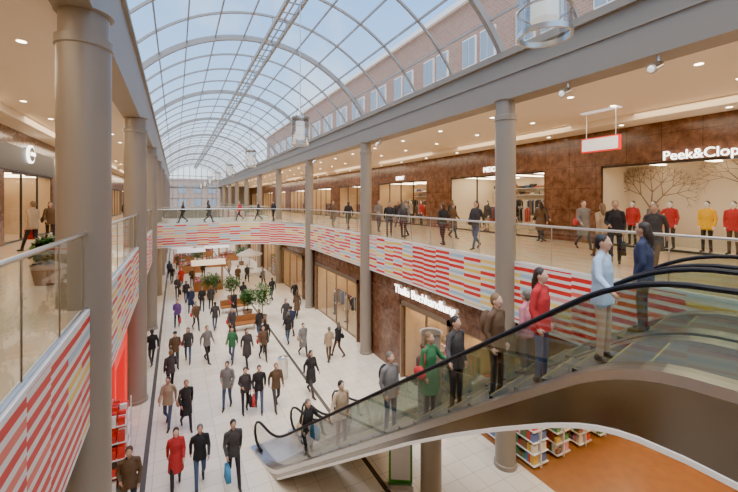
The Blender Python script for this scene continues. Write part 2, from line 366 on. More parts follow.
# ---------------------------------------------------------------- shops
cnt=[0]
def shop(xf,sg,y0,y1,z0,z1,depth,wall='warm',kind='clothes',mull=2.0,flr='floor2',glass=True,frame='dark',rowlim=None):
    X=lambda d: xf+sg*d
    b=MB()
    def bx(d0,d1,ya,yb,za,zb,m): 
        x0,x1=sorted((X(d0),X(d1))); b.box(x0,x1,ya,yb,za,zb,m)
    bx(depth,depth+.1,y0,y1,z0,z1+.1,0); bx(0,depth,y0,y0+.06,z0,z1,0); bx(0,depth,y1-.06,y1,z0,z1,0)
    bx(0.05,depth,y0,y1,z1,z1+.1,1); bx(0.0,depth,y0,y1,z0-0.04,z0+0.012,2)
    y=y0+1.0
    while y<y1-0.5:
        bx(0.5,depth-0.4,y-.12,y+.12,z1-.04,z1-.005,3); y+=1.7
    b.obj('shop_interior',[wall,'cream',flr,'panel'])
    f=MB()
    def fx(d0,d1,ya,yb,za,zb,m):
        x0,x1=sorted((X(d0),X(d1))); f.box(x0,x1,ya,yb,za,zb,m)
    nm=max(1,round((y1-y0)/mull))
    for i in range(nm+1):
        yy=y0+(y1-y0)*i/nm; fx(-.03,.05,yy-.03,yy+.03,z0,z1,0)
    fx(-.03,.05,y0,y1,z1-.08,z1,0)
    if glass:
        fx(-.03,.05,y0,y1,z0,z0+.08,0)
        f.quad((X(.01),y0,z0),(X(.01),y1,z0),(X(.01),y1,z1),(X(.01),y0,z1),1)
    cnt[0]+=1; f.obj('window_%d'%cnt[0],[frame,'sglass'])
    if kind=='display':
        s=MB()
        for (ty,hh) in ((y0+5.1,1.75),(y0+8.3,1.5)):
            def br(p,a,l,r,dp):
                q=(p[0],p[1]+l*math.sin(a),p[2]+l*math.cos(a)); s.tube([p,q],[r,r*.65],0,5)
                if dp: 
                    for da in (-.6,.05,.65): br(q,a+da+random.uniform(-.15,.15),l*.45 if dp==5 else l*.72,r*.65,dp-1)
            br((X(depth-.25),ty,z0),0,hh,.05,5)
        s.obj('bare_branch_decoration',['branch']); return
    s=MB()
    def sb(d0,d1,ya,yb,za,zb,m):
        x0,x1=sorted((X(d0),X(d1))); s.box(x0,x1,ya,yb,za,zb,m)
    if kind=='clothes':
        for d in ([1.5,depth-0.7] if depth>2.6 else [depth-.6]):
            y=y0+.5
            while y<y1-1.4:
                w=1.2; zt=z0+(1.45 if d<2 else 1.9)
                for yy in (y,y+w): s.tube([(X(d),yy,z0),(X(d),yy,zt)],0.015,0,6)
                s.tube([(X(d),y,zt),(X(d),y+w,zt)],0.015,0,6)
                k=y+.05
                while k<y+w-.04:
                    hh=random.uniform(.7,1.0); 
                    s.add([(X(d-.06),k,zt-.03),(X(d+.06),k,zt-.03),(X(d+.22),k,zt-.12),(X(d+.2),k,zt-hh),(X(d-.2),k,zt-hh),(X(d-.22),k,zt-.12),
                           (X(d-.06),k+.04,zt-.03),(X(d+.06),k+.04,zt-.03),(X(d+.22),k+.04,zt-.12),(X(d+.2),k+.04,zt-hh),(X(d-.2),k+.04,zt-hh),(X(d-.22),k+.04,zt-.12)],
                          [(0,1,2,3,4,5),(11,10,9,8,7,6),(0,6,7,1),(1,7,8,2),(2,8,9,3),(3,9,10,4),(4,10,11,5),(5,11,6,0)],2)
                    k+=.075
                y+=w+.5
        for zz in (2.15,2.55):
            if z0+zz+.3<z1:
                sb(depth-.4,depth-.02,y0+.3,y1-.3,z0+zz,z0+zz+.03,1); y=y0+.4
                while y<y1-.6: sb(depth-.36,depth-.08,y,y+.28,z0+zz+.03,z0+zz+.03+random.uniform(.08,.26),2); y+=.36
        s.obj('clothes_rack',['steel','white','cloth'])
    else:
        rows=[(depth-.35,y0,y1)]+([(q,(rowlim or y0),y1) for q in ((.45,1.5,2.6,3.7,4.8) if rowlim else (1.0,2.3,3.6))] if kind=='goods' else [])
        for d,ya,yb in rows:
            H=min(2.2 if d>depth-.5 else 1.75,z1-z0-.3)
            sb(d-.02,d+.02,ya+.3,yb-.3,z0,z0+H,1)
            nz=int(H/.34)
            for q in range(nz):
                zz=z0+.10+q*.34; sb(d-.32,d+.32,ya+.3,yb-.3,zz,zz+.03,1)
                for sd in (-.18,.18):
                    y=ya+.35
                    while y<yb-.45:
                        w=random.uniform(.05,.14); h=random.uniform(.14,.28)
                        sb(d+sd-.1,d+sd+.1,y,y+w,zz+.03,zz+.03+h,2); y+=w+.012
        s.obj('display_shelf',['steel','white','goods'])

def wallrun(name,xf,sg,openings,z0,ztop,zo,mat='granite',th=0.35,ya=YA,yb=YB):
    b=MB(); x0,x1=sorted((xf,xf+sg*th)); y=ya
    for (a,c) in openings:
        if a>y: b.box(x0,x1,y,a,z0,ztop,0)
        b.box(x0,x1,a,c,zo,ztop,0); y=c
    if yb>y: b.box(x0,x1,y,yb,z0,ztop,0)
    b.obj(name,[mat])
zo=F+3.25
opR=[(0,9.4),(12.1,19.0),(21.6,28.6),(31,37.5),(40,47),(50,57),(60,67),(69,77),(80,90)]
wallrun('wall_right_upper',XW,1,opR,F,ZCR,zo)
for i,(a,c) in enumerate(opR):
    if i==0: shop(XW+.1,1,a,c,F,zo,1.7,'cream','display',mull=4.6,flr='cream')
    else: shop(XW+.1,1,a,c,F,zo,3.6,'warm' if i!=1 else 'cream','clothes')
opL=[(12,19.5),(20.3,27),(28.5,36),(38,46),(48,56),(58,66),(68,77),(80,90)]
wallrun('wall_left_upper',XWL,-1,opL,F,ZCL,F+3.1,'granite')
for i,(a,c) in enumerate(opL): shop(XWL-.1,-1,a,c,F,F+3.1,2.6,'warm','clothes' if i%2 else 'shelf')
opG=[(2.0,10.6),(11.2,14.4),(19.2,26.2),(29.5,36),(38,45),(47,54),(56,63),(65,77),(80,90)]
wallrun('wall_right_ground',XR+.25,1,opG,0,ZB,3.3,'granite')
for i,(a,c) in enumerate(opG):
    shop(XR+.35,1,a,c,0,3.3,7.0 if i==0 else 4.5,'warm','goods' if i in (0,1,4) else 'clothes',flr='wood' if i<2 else 'floor2',glass=(i>0),frame='bronze',mull=2.0 if i else 8.6,rowlim=7.3 if i==0 else None)
opGL=[(2,12.6),(16.6,24),(26,34),(36,44),(46,54),(56,64),(66,77),(80,90)]
wallrun('wall_left_ground',-2.1,-1,opGL,0,ZB,3.4,'cream')
for i,(a,c) in enumerate(opGL): shop(-2.2,-1,a,c,0,3.4,3.0,'warm','shelf' if i%2 else 'clothes')
b=MB()
for (a,c) in opG[1:4]:
    for yy in (a-.12,c): b.box(XR+.13,XR+.25,yy,yy+.12,0,3.5,0)
    b.box(XR+.13,XR+.25,a-.12,c+.12,3.3,3.5,0)
b.obj('trim_shop_portals',['bronze'])
b=MB(); b.box(XWL,XWL+.06,12,27,F+3.15,F+4.2,0); b.obj('trim_sign_fascia_left',['dark'])

def sign(body,loc,size,rz,mat='signw',name='shop_sign'): text(name,body,loc,size,rz,mat)
sign('Peek&Cloppenburg',(XW-.06,5.35,F+3.42),0.46,-90)
sign('Thalia Buchhandlung',(XR+.17,12.9,3.92),0.52,-90)
sign('MEXX',(XW-.06,15.5,F+3.55),0.4,-90); sign('ESPRIT',(XW-.06,25,F+3.55),0.4,-90)
b=MB(); zc_=E+2.15; n=28
for r0,m in ((0.42,0),(0.33,1)):
    x0=XWL+ (0.16 if m==0 else 0.18)
    b.add([(XWL+.06,23+r0*math.cos(t*2*math.pi/n),zc_+r0*math.sin(t*2*math.pi/n)) for t in range(n)]+[(x0,23+r0*math.cos(t*2*math.pi/n),zc_+r0*math.sin(t*2*math.pi/n)) for t in range(n)],
          [tuple(range(n,2*n))]+[(t,(t+1)%n,n+(t+1)%n,n+t) for t in range(n)],m)
b.obj('round_shop_sign',['signw','dark']); text('shop_sign','GINO',(XWL+.2,23,zc_),0.24,90,'signw')
s=empty('hanging_exit_sign')
b=MB(); b.box(12.95,13.07,7.15,8.45,E+1.68,E+2.17,1); b.box(12.935,13.085,7.19,8.41,E+1.72,E+2.13,0)
for yy in (7.3,8.3): b.tube([(13.01,yy,E+2.17),(13.01,yy,ZCR)],0.015,2,6)
b.box(12.9,13.12,7.15,8.45,ZCR-.04,ZCR,0)
b.obj('sign_box',['signbox','red','steel'],s)
b=MB(); b.box(-2.08,-1.60,13.2,16.4,2.9,4.2,0); b.box(-2.08,-1.60,13.2,13.5,0,2.9,0); b.box(-2.08,-1.60,15.6,16.4,0,2.9,0); b.box(-2.08,-1.95,13.5,15.6,0,2.9,1)
b.obj('red_shop_portal',['red','redgoods'])
b=MB()
for z in (.15,.6,1.05,1.5,1.95):
    b.box(-1.62,-1.18,12.0,13.0,z,z+.03,0)
    for yy in [12.02+.12*i for i in range(8)]:
        for xx in (-1.6,-1.4): b.box(xx,xx+.17,yy,yy+.1,z+.03,z+.03+random.uniform(.15,.34),1)
for xx in (-1.63,-1.19):
    for yy in (12.0,12.97): b.box(xx,xx+.03,yy,yy+.03,0,2.3,0)
b.obj('sale_display_stand',['white','redgoods'])
b=MB(); b.box(-.33,.33,-.03,.03,.12,1.35,0); b.box(-.27,.27,-.04,-.03,.2,1.2,1); b.box(-.36,.36,-.15,.15,0,.12,2); b.box(-.36,.36,-.04,.04,1.35,1.39,2)
o=b.obj('poster_stand',['green','white','steel']); o.location=(5.62,8.95,0); o.rotation_euler=(0,0,math.radians(-32))

b=MB()
def disc(x,y,z,r,m=0,n=14): b.add([(x+r*math.cos(2*math.pi*k/n),y+r*math.sin(2*math.pi*k/n),z) for k in range(n)],[tuple(range(n))],m)
y=1.0
while y<YB:
    for x in (10.6,12.8): disc(x,y,ZCR-.006,.085)
    disc(XW-.6,y+1,ZCR-.256,.08)
    for x in (-2.9,-4.6): disc(x,y,ZCL-.006,.085)
    y+=3.13
b.obj('ceiling_downlights',['lamp'])
for (yy) in (4.1,6.1,15.9,25.3):
    b=MB(); b.tube([(8.82,yy,11.04),(8.82,yy,10.9)],0.025,0,8); b.tube([(8.86,yy,10.84),(8.66,yy+.06,10.74)],[0.085,0.11],0,16); b.ell((8.655,yy+.062,10.737),(.07,.07,.07),1)
    b.obj('spot_lamp',['steel','shade'],smooth=True)
def pendant(y):
    e=empty('pendant_lamp',(3.72,y,0))
    b=MB(); z0,z1=E+1.84,E+2.76
    b.lathe(0,0,[(.28,z0),(.28,z1)],0,32); b.obj('glass_cylinder',['lglass'],e,smooth=True)
    b=MB(); b.lathe(0,0,[(.0,z0+.2),(.15,z0+.2),(.15,z1-.12),(0,z1-.12)],0,24); b.obj('inner_shade',['shade'],e,smooth=True)
    b=MB()
    for z,h in ((z0,.06),(z1-.05,.07),(z0+.3,.015),(z0+.6,.015)):
        b.lathe(0,0,[(.265,z),(.295,z),(.295,z+h),(.265,z+h),(.265,z)],0,32)
    b.lathe(0,0,[(0,z1),(.27,z1),(.27,z1+.03),(.05,z1+.08),(.02,z1+.2)],0,24)
    b.tube([(0,0,z1+.1),(0,0,15.0)],0.014,0,8)
    for k in range(3):
        t=k*2.094; b.tube([(.25*math.cos(t),.25*math.sin(t),z1),(0,0,z1+.6)],0.006,0,5)
    b.obj('metal_rings',['steel'],e,smooth=True)
for k in range(8): pendant(2.86+9.4*k)

# ---------------------------------------------------------------- escalators
UX,UY=0.2197,-0.9756; VX,VY=0.9756,0.2197
P0=(2.41,12.05)
def wp(s,t,z): return (P0[0]+UX*s+VX*t,P0[1]+UY*s+VY*t,z)
def zraw(s): return min(F,max(0,0.7*(s-1.0)))
def zs(s,w=0.55): return sum(zraw(s+w*(k/6-1)) for k in range(13))/13
DP=[(0,.2),(6.5,.22),(7.5,.28),(8.3,.37),(9,.48),(9.6,.62),(10.2,.76),(11,.86),(12,.9)]
def dep(s):
    if s<=0: return .2
    for (a,va),(c,vc) in zip(DP,DP[1:]):
        if s<=c: return va+(vc-va)*(s-a)/(c-a)
    return .9
SE=11.4
SS=[i*0.2 for i in range(0,int(SE/0.2)+1)]
def escalator(t0,name='escalator'):
    e=empty(name)
    def W(s,t,z): return wp(s,t0+t,z)
    for side,t in (('near',0.0),('far',1.3)):
        dirn=1 if t>0.5 else -1
        g=MB()
        sl=[-0.42,-0.3,-0.15]+SS
        low=[(s,zs(s)+.08) for s in sl]; hi=[]
        for s in sl:
            h=0.93 if s>-0.1 else (0.90 if s>-.2 else (0.82 if s>-.35 else 0.6)); hi.append((s,zs(s)+h))
        for i in range(len(sl)-1):
            g.quad(W(low[i][0],t,low[i][1]),W(low[i+1][0],t,low[i+1][1]),W(hi[i+1][0],t,hi[i+1][1]),W(hi[i][0],t,hi[i][1]))
        g.obj('balustrade_glass_'+side,['eglass'],e)
        h=MB(); pts=[(0.0,.12),(-.25,.14),(-.42,.25),(-.52,.45),(-.50,.68),(-.38,.86),(-.18,.95)]+[(s,zs(s)+.97) for s in SS]
        pts+= [(SE+.2,F+.93),(SE+.35,F+.78),(SE+.4,F+.5),(SE+.3,F+.25),(SE+.1,F+.12)]
        h.tube([W(s,t,z) for s,z in pts],0.042,0,10,flat=0.8)
        h.obj('handrail_'+side,['black'],e,smooth=True)
        d=MB()
        for i in range(-2,len(SS)-1):
            sa=SS[i] if i>=0 else -0.5+0.25*(i+2); sb_=SS[i+1] if i>=0 else (-0.5+0.25*(i+3))
            za,zb=zs(sa),zs(sb_)
            ta,tb=(t-.16,t+.13) if dirn<0 else (t-.13,t+.16)
            to=ta if dirn<0 else tb
            ba,bb=max(0.0,za-dep(sa)),max(0.0,zb-dep(sb_))
            q=lambda s,tt,z: W(s,tt,z)
            d.quad(q(sa,ta,za+.08),q(sb_,ta,zb+.08),q(sb_,tb,zb+.08),q(sa,tb,za+.08),0)
            for tt in (ta,tb):
                dd=.04 if tt==to else .25
                d.quad(q(sa,tt,max(0,za-dd)),q(sb_,tt,max(0,zb-dd)),q(sb_,tt,zb+.08),q(sa,tt,za+.08),0)
            d.quad(q(sa,to,ba),q(sb_,to,bb),q(sb_,to,max(0,zb-.04)),q(sa,to,max(0,za-.04)),1)
            if zb>.3:
                o2=to+dirn*.015
                d.quad(q(sa,o2,ba),q(sb_,o2,bb),q(sb_,o2,bb+.06),q(sa,o2,ba+.06),2)
                d.quad(q(sa,o2,ba+.06),q(sb_,o2,bb+.06),q(sb_,to,bb+.06),q(sa,to,ba+.06),2)
        d.quad(W(-.5,ta,0),W(-.5,tb,0),W(-.5,tb,.08),W(-.5,ta,.08),0)
        d.obj('skirt_'+side,['steel','dsteel','white'],e)
    u=MB()
    for i in range(len(SS)-1):
        sa,sb_=SS[i],SS[i+1]
        if zs(sb_)<.25: continue
        u.quad(W(sa,-.16,max(0,zs(sa)-dep(sa))),W(sb_,-.16,max(0,zs(sb_)-dep(sb_))),W(sb_,1.46,max(0,zs(sb_)-dep(sb_))),W(sa,1.46,max(0,zs(sa)-dep(sa))),0)
    u.obj('truss_soffit',['beam'],e)
    st=MB(); run=0.4
    st.add([W(-.5,.13,.015),W(.8,.13,.02),W(.8,1.17,.02),W(-.5,1.17,.015)],[(0,1,2,3)],2)
    st.add([W(10.1,.13,F),W(11.9,.13,F),W(11.9,1.17,F),W(10.1,1.17,F)],[(0,1,2,3)],0)
    s=0.8
    while s<10.1:
        za=zs(s+run*.5); zn=zs(s+run*1.5)
        st.add([W(s,.13,za),W(s+run,.13,za),W(s+run,1.17,za),W(s,1.17,za)],[(0,1,2,3)],0)
        st.add([W(s+run,.13,za),W(s+run,1.17,za),W(s+run,1.17,zn),W(s+run,.13,zn)],[(0,1,2,3)],0)
        st.add([W(s,.15,za+.003),W(s+.02,.15,za+.003),W(s+.02,1.15,za+.003),W(s,1.15,za+.003)],[(0,1,2,3)],1)
        s+=run
    st.obj('steps',['step','yellow','steel'],e)
escalator(0.0); escalator(1.75)

# ---------------------------------------------------------------- people
def seg_d(p,a,b_,ra,rb):
    ab=b_-a; t=max(0,min(1,(p-a).dot(ab)/max(1e-9,ab.dot(ab))))
    return (p-(a+ab*t)).length-(ra+(rb-ra)*t)
def person_mesh(name,pose='walk',coat='jacket',hair='short',bag=None,mir=False,female=False):
    prims=[]; b=MB()
    mx=(lambda v: Vector((-v[0],v[1],v[2]))) if mir else (lambda v: Vector(v))
    def cap(a,ra,c,rb,lab):
        a,c=mx(a),mx(c); d=(c-a).normalized(); pts=[];rs=[]
        for k in (90,60,30): 
            pts.append(a-d*ra*math.sin(math.radians(k))); rs.append(max(.001,ra*math.cos(math.radians(k))))
        pts+=[a,c]; rs+=[ra,rb]
        for k in (30,60,90):
            pts.append(c+d*rb*math.sin(math.radians(k))); rs.append(max(.001,rb*math.cos(math.radians(k))))
        b.tube(pts,rs,0,12); prims.append(('c',a,c,ra,rb,lab))
    def ell(c,r,lab):
        c=mx(c); b.ell(c,r,0,14,10); prims.append(('e',c,Vector(r),lab))
    sh=.165 if female else .185; hp=.16 if female else .15
    if pose=='walk':
        legs=[((.095,0,.90),(.10,.17,.50),(.10,.30,.10),(.10,.46,.035)),((-.095,0,.90),(-.10,.01,.49),(-.10,-.33,.19),(-.10,-.20,.035))]
        arms=[((-sh,0,1.41),(-sh-.05,.05,1.14),(-sh-.03,.24,.98)),((sh,0,1.41),(sh+.05,-.13,1.17),(sh+.05,-.15,.92))]
    elif pose=='stroll':
        legs=[((.09,0,.91),(.10,.10,.50),(.10,.14,.09),(.10,.30,.035)),((-.09,0,.91),(-.10,.0,.49),(-.10,-.20,.12),(-.10,-.06,.03))]
        arms=[((-sh,0,1.41),(-sh-.05,-.02,1.13),(-sh-.03,.10,.90)),((sh,0,1.41),(sh+.05,-.06,1.15),(sh-.02,.17,1.08))]
    else:
        legs=[((.09,0,.92),(.10,.02,.50),(.11,0,.09),(.13,.16,.035)),((-.09,0,.92),(-.10,.03,.50),(-.11,.01,.09),(-.13,.16,.035))]
        arms=[((-sh,0,1.41),(-sh-.05,-.03,1.14),(-sh-.03,.06,.90)),((sh,0,1.41),(sh+.05,-.04,1.14),(sh+.02,.05,.90))]
        if pose=='rail': arms[1]=((sh,0,1.41),(sh+.13,.06,1.20),(sh+.30,.25,1.09))
    tr=.078 if female else .086
    for h,k,a,t in legs:
        cap(h,tr,k,.058,3); cap(k,.058,a,.045,3); cap((a[0],a[1]-.03,max(.045,a[2]-.04)),.044,t,.032,4)
        cap((a[0],a[1],a[2]+.01),.046,(a[0],a[1],a[2]-.02),.048,4)
    ell((0,0,.97),(hp,.115,.13),3); ell((0,0,1.12),(.135 if female else .15,.10,.16),2); ell((0,.005,1.29),(.155 if female else .172,.12,.19),2)
    if female: ell((0,.07,1.29),(.13,.065,.075),2)
    cap((-sh+.04,0,1.42),.058,(0,-.005,1.465),.06,2); cap((sh-.04,0,1.42),.058,(0,-.005,1.465),.06,2)
    hands=[]
    for s_,e_,w_ in arms:
        cap(s_,.060,e_,.050,2); cap(e_,.050,w_,.038,2)
        d=(Vector(w_)-Vector(e_)).normalized()
        cap(tuple(Vector(w_)+d*.01),.027,tuple(Vector(w_)+d*.035),.03,0); cap(tuple(Vector(w_)+d*.04),.033,tuple(Vector(w_)+d*.085),.03,0)
        hands.append((Vector(w_)+d*.09,d))
    if coat=='coat': zl,rx,ry=.52,.215,.20
    elif coat=='jacket': zl,rx,ry=.80,.19,.145
    else: zl,rx,ry=.93,.165,.13
    nn=16; rings=[(1.40,.145,.10),(1.25,.175,.135),(1.08,.158,.125),(.95,(.165+rx)/2,(.13+ry)/2),(zl,rx,ry)]
    o=len(b.v)
    for z,a,c in rings:
        for k in range(nn):
            t=2*math.pi*k/nn; b.v.append((a*math.cos(t),c*math.sin(t),z))
    for i in range(len(rings)-1):
        for k in range(nn):
            k2=(k+1)%nn; b.f.append([o+(i+1)*nn+k,o+(i+1)*nn+k2,o+i*nn+k2,o+i*nn+k]); b.m.append(0)
    b.f.append([o+k for k in range(nn)]); b.m.append(0); e0=o+(len(rings)-1)*nn; b.f.append([e0+k for k in range(nn)][::-1]); b.m.append(0)
    cap((0,-.005,1.46),.050,(0,.015,1.56),.048,0); cap((-.02,-.01,1.49),.058,(.02,-.01,1.49),.058,2)
    ell((0,.015,1.645),(.074,.092,.110),0); ell((0,.05,1.585),(.050,.053,.055),0); cap((0,.10,1.655),.010,(0,.118,1.625),.015,0)
    for sx in (-1,1): ell((sx*.076,.01,1.635),(.013,.022,.032),0)
    ell((0,-.010,1.674),(.084,.097,.098),1)
    if hair=='long': ell((0,-.055,1.59),(.088,.06,.15),1); cap((0,-.07,1.55),.07,(0,-.085,1.42),.055,1)
    elif hair=='pony': cap((0,-.10,1.68),.03,(0,-.15,1.55),.035,1); ell((0,-.04,1.63),(.078,.065,.085),1)
    elif hair=='hat': ell((0,0.0,1.70),(.093,.110,.083),1)
    else: ell((0,-.04,1.63),(.078,.065,.085),1)
    if bag=='pack': ell((0,-.19,1.22),(.15,.10,.22),5)
    if bag=='shoulder': ell((-.27,-.02,.98),(.06,.17,.13),5)
    me=b.mesh(name+'_raw',['white']); ob=bpy.data.objects.new('tmp',me); COL.objects.link(ob)
    bm=bmesh.new(); bm.from_mesh(me); bmesh.ops.recalc_face_normals(bm,faces=bm.faces); bm.to_mesh(me); bm.free()
    md=ob.modifiers.new('r','REMESH'); md.mode='VOXEL'; md.voxel_size=.0155
    sm=ob.modifiers.new('s','SMOOTH'); sm.factor=.5; sm.iterations=2
    dg=bpy.context.evaluated_depsgraph_get(); ev=ob.evaluated_get(dg); m2=bpy.data.meshes.new_from_object(ev)
    vs=[v.co.copy() for v in m2.vertices]; fs=[tuple(p.vertices) for p in m2.polygons]
    bpy.data.objects.remove(ob); 
    labs=[]
    def gd(p):
        if p.z<zl-.03: return 1.0
        for i in range(len(rings)-1):
            z1,a1,c1=rings[i]; z2,a2,c2=rings[i+1]
            if z2-.03<=p.z<=z1:
                t=(z1-p.z)/(z1-z2); a=a1+(a2-a1)*t; c=c1+(c2-c1)*t
                return (math.sqrt((p.x/a)**2+(p.y/c)**2)-1)*min(a,c)-.004
        return 1.0
    for f in fs:
        p=Vector((0,0,0))
        for i in f: p+=vs[i]
        p/=len(f); best=gd(p); lab=2
        for q in prims:
            if q[0]=='c': d=seg_d(p,q[1],q[2],q[3],q[4]); l=q[5]
            else:
                r=q[2]; w=p-q[1]; k=math.sqrt((w.x/r.x)**2+(w.y/r.y)**2+(w.z/r.z)**2); d=(k-1)*min(r); l=q[3]
            if d<best: best=d; lab=l
        if lab==1 and p.y>.062 and p.z<1.715 and hair!='hat': lab=0
        labs.append(lab)
    out=MB(); out.v=[tuple(v) for v in vs]; out.f=[list(f) for f in fs]; out.m=labs
    for hc,d in hands:
        hc=mx(hc); d=mx(d); side=d.cross(Vector((1,0,0))).normalized(); inn=Vector((-1 if hc.x>0 else 1,0,0))
        for k,Ln in enumerate((.055,.07,.075,.062)):
            bse=hc+side*(.021-.014*k)*-1; 
            p1=bse+d*Ln*.5+inn*.008; p2=p1+(d*.7+inn*.7).normalized()*Ln*.45
            out.tube([bse-d*.02,bse,p1,p2],[.009,.0095,.0085,.006],0,6)
        tb=hc-d*.045-side*.03; 
        out.tube([tb,tb-side*.02+d*.02+inn*.01,tb-side*.022+d*.048+inn*.018],[.012,.0105,.007],0,6)
    for sx in (-1,1):
        out.ell((sx*.031,.098,1.648),(.013,.008,.007),6,8,6); out.ell((sx*.031,.1055,1.648),(.005,.003,.005),1,6,4)
    out.ell((0,.104,1.590),(.022,.006,.005),7,8,5)
    if bag=='carry':
        hc=mx(hands[0][0]); x,y,z=hc.x,hc.y,hc.z-.03
        out.tube([(x,y-.09,z-.16),(x,y-.05,z-.02),(x,y+.05,z-.02),(x,y+.09,z-.16)],.006,5,6)
        out.add([(x-.06,y-.17,z-.5),(x+.06,y-.17,z-.5),(x+.06,y+.17,z-.5),(x-.06,y+.17,z-.5),(x-.045,y-.17,z-.15),(x+.045,y-.17,z-.15),(x+.045,y+.17,z-.15),(x-.045,y+.17,z-.15)],
                [(0,3,2,1),(4,5,6,7),(0,1,5,4),(1,2,6,5),(2,3,7,6),(3,0,4,7)],5)
    if bag=='shoulder':
        out.tube([mx((-.26,-.1,1.08)),mx((-.22,-.06,1.3)),mx((-.14,0,1.50)),mx((-.22,.07,1.3)),mx((-.26,.08,1.08))],.012,5,6)
    m=out.mesh(name,['white']*8,True); bpy.data.meshes.remove(me); return m
SK=[pm('skin_%d'%i,c,.5,var=.04) for i,c in enumerate([(.62,.36,.25),(.52,.30,.20),(.66,.42,.31)])]
HR=[pm('hair_%d'%i,c,.6,var=.2,scale=40) for i,c in enumerate([(.03,.02,.015),(.08,.04,.02),(.20,.12,.055),(.018,.016,.016),(.14,.12,.10)])]
def cl(n,c): return pm('fabric_'+n,c,.85,var=.15,scale=18,bump=.15)
CL={'black':cl('black',(.026,.024,.026)),'char':cl('char',(.055,.05,.05)),'navy':cl('navy',(.03,.04,.085)),'brown':cl('brown',(.12,.07,.04)),'beige':cl('beige',(.42,.31,.20)),
 'green':cl('green',(.04,.17,.07)),'purple':cl('purple',(.16,.07,.25)),'red':cl('red',(.50,.03,.035)),'jean':cl('jean',(.06,.09,.16)),'grey':cl('grey',(.20,.19,.18)),'lblue':cl('lblue',(.38,.52,.68)),
 'white':cl('white',(.7,.68,.64)),'yellow':cl('yellow',(.9,.5,.01)),'blue':cl('blue',(.05,.25,.5)),'pink':cl('pink',(.55,.2,.25)),'orange':cl('orange',(.7,.16,.03))}
EYE=pm('eye_white',(.8,.8,.78),.3); LIP=pm('lips',(.42,.14,.12),.5); SHOE=pm('shoe_leather',(.03,.022,.018),.4)
V=[('mA','walk','jacket','short',None,False,False),('mB','walk','coat','short','shoulder',True,False),('wA','walk','coat','long',None,False,True),
   ('wB','stroll','jacket','pony','carry',False,True),('mC','stroll','jacket','hat',None,True,False),('wC','walk','jacket','long','shoulder',True,True),
   ('sA','rail','jacket','short',None,False,False),('sB','rail','coat','long','shoulder',True,True),('sC','stand','jacket','short','pack',False,False),('sD','stand','jacket','long',None,True,True),('mD','walk','jacket','short','carry',True,False),('mE','stroll','jacket','short',None,False,False)]
VM={v[0]:person_mesh('body_'+v[0],*v[1:]) for v in V}
def person(kind,x,y,z,head,top,bot='black',hair=None,scale=None,name='shopper',bag=None):
    ob=bpy.data.objects.new(name,VM[kind]); COL.objects.link(ob)
    ob.location=(x,y,z); ob.rotation_euler=(0,0,math.radians(head)); s=scale or random.uniform(.96,1.05); ob.scale=(s,s,s)
    mats=[random.choice(SK),HR[hair] if hair is not None else random.choice(HR),CL[top],CL[bot],SHOE,CL[bag or random.choice(['brown','black','red','beige'])],EYE,LIP]
    if name=='mannequin': mats[0]=M['white']; mats[6]=M['white'];mats[7]=M['white']
    for i,m in enumerate(mats):
        ob.material_slots[i].link='OBJECT'; ob.material_slots[i].material=m
    return ob
G=[(-1.04,21.07,'mA',10,'black','char'),(-.04,20.19,'mC',190,'brown','char'),(.53,20.64,'wC',170,'char','jean'),(1.37,20.21,'mA',200,'grey','black'),(.06,26.65,'wB',175,'purple','black'),
(.7,32.53,'mE',10,'black','jean'),(.96,29.76,'wA',180,'navy','black'),(1.68,29.66,'mC',185,'black','char'),(2.3,29.9,'mE',0,'char','black'),(2.48,19.64,'wC',160,'green','jean'),
(3.06,18.83,'wA',200,'char','black'),(1.76,15.38,'mE',170,'grey','jean'),(2.33,14.78,'wB',190,'char','black'),(2.83,14.67,'mD',175,'black','jean'),(3.44,14.51,'mA',185,'brown','char'),
(-.25,15.12,'wC',165,'beige','jean'),(.32,14.7,'mB',190,'black','black'),(0.0,11.76,'wA',190,'red','black'),(.6,11.54,'mA',170,'black','jean'),(1.44,11.19,'mD',185,'char','black'),
(-1.05,11.15,'mE',175,'brown','char'),(4.19,20.13,'wA',5,'black','char'),(5.6,20.74,'mA',10,'black','jean'),(6.05,21.79,'mC',0,'navy','black'),(5.83,18.71,'mB',190,'grey','black'),
(6.8,17.53,'mE',10,'beige','brown'),(7.38,17.77,'wC',15,'black','brown'),(6.15,23.3,'wA',180,'char','black'),(2.9,23.0,'wC',180,'char','black'),
(-.34,40.51,'mA',0,'black','char'),(.42,38.73,'wA',180,'red','black'),(1.32,38.26,'mE',180,'char','jean'),(4.6,29.98,'wA',0,'black','black'),(5.22,37.17,'mC',180,'brown','black'),
(-.6,43.96,'mE',0,'navy','black'),(6.2,38.12,'mD',180,'char','black'),(5.14,43.07,'wA',180,'beige','black'),(6.87,30.33,'mA',10,'black','jean'),(7.16,35.25,'wC',190,'grey','black'),(.2,48.5,'mB',180,'brown','black'),
(2.5,42.0,'mE',0,'black','black'),(7.34,24.93,'wA',0,'brown','black'),(2.15,24.95,'mA',0,'char','jean'),(4.95,14.82,'wA',190,'black','char'),(1.1,25.49,'wC',185,'brown','black'),
(3.6,27.5,'mB',190,'black','char'),(3.1,35.0,'mA',10,'black','jean'),(.1,34.5,'wB',180,'char','black'),(8.2,28.5,'mA',185,'black','black'),(4.3,22.3,'mE',30,'black','jean'),(3.9,19.2,'wC',185,'brown','black'),(-.2,17.8,'mE',10,'char','black')]
for x,y,k,hd,t,bt in G:
    person(k,x,y,0,hd+random.uniform(-10,10),t,bt,bag='blue' if (x,y)==(1.44,11.19) else None)
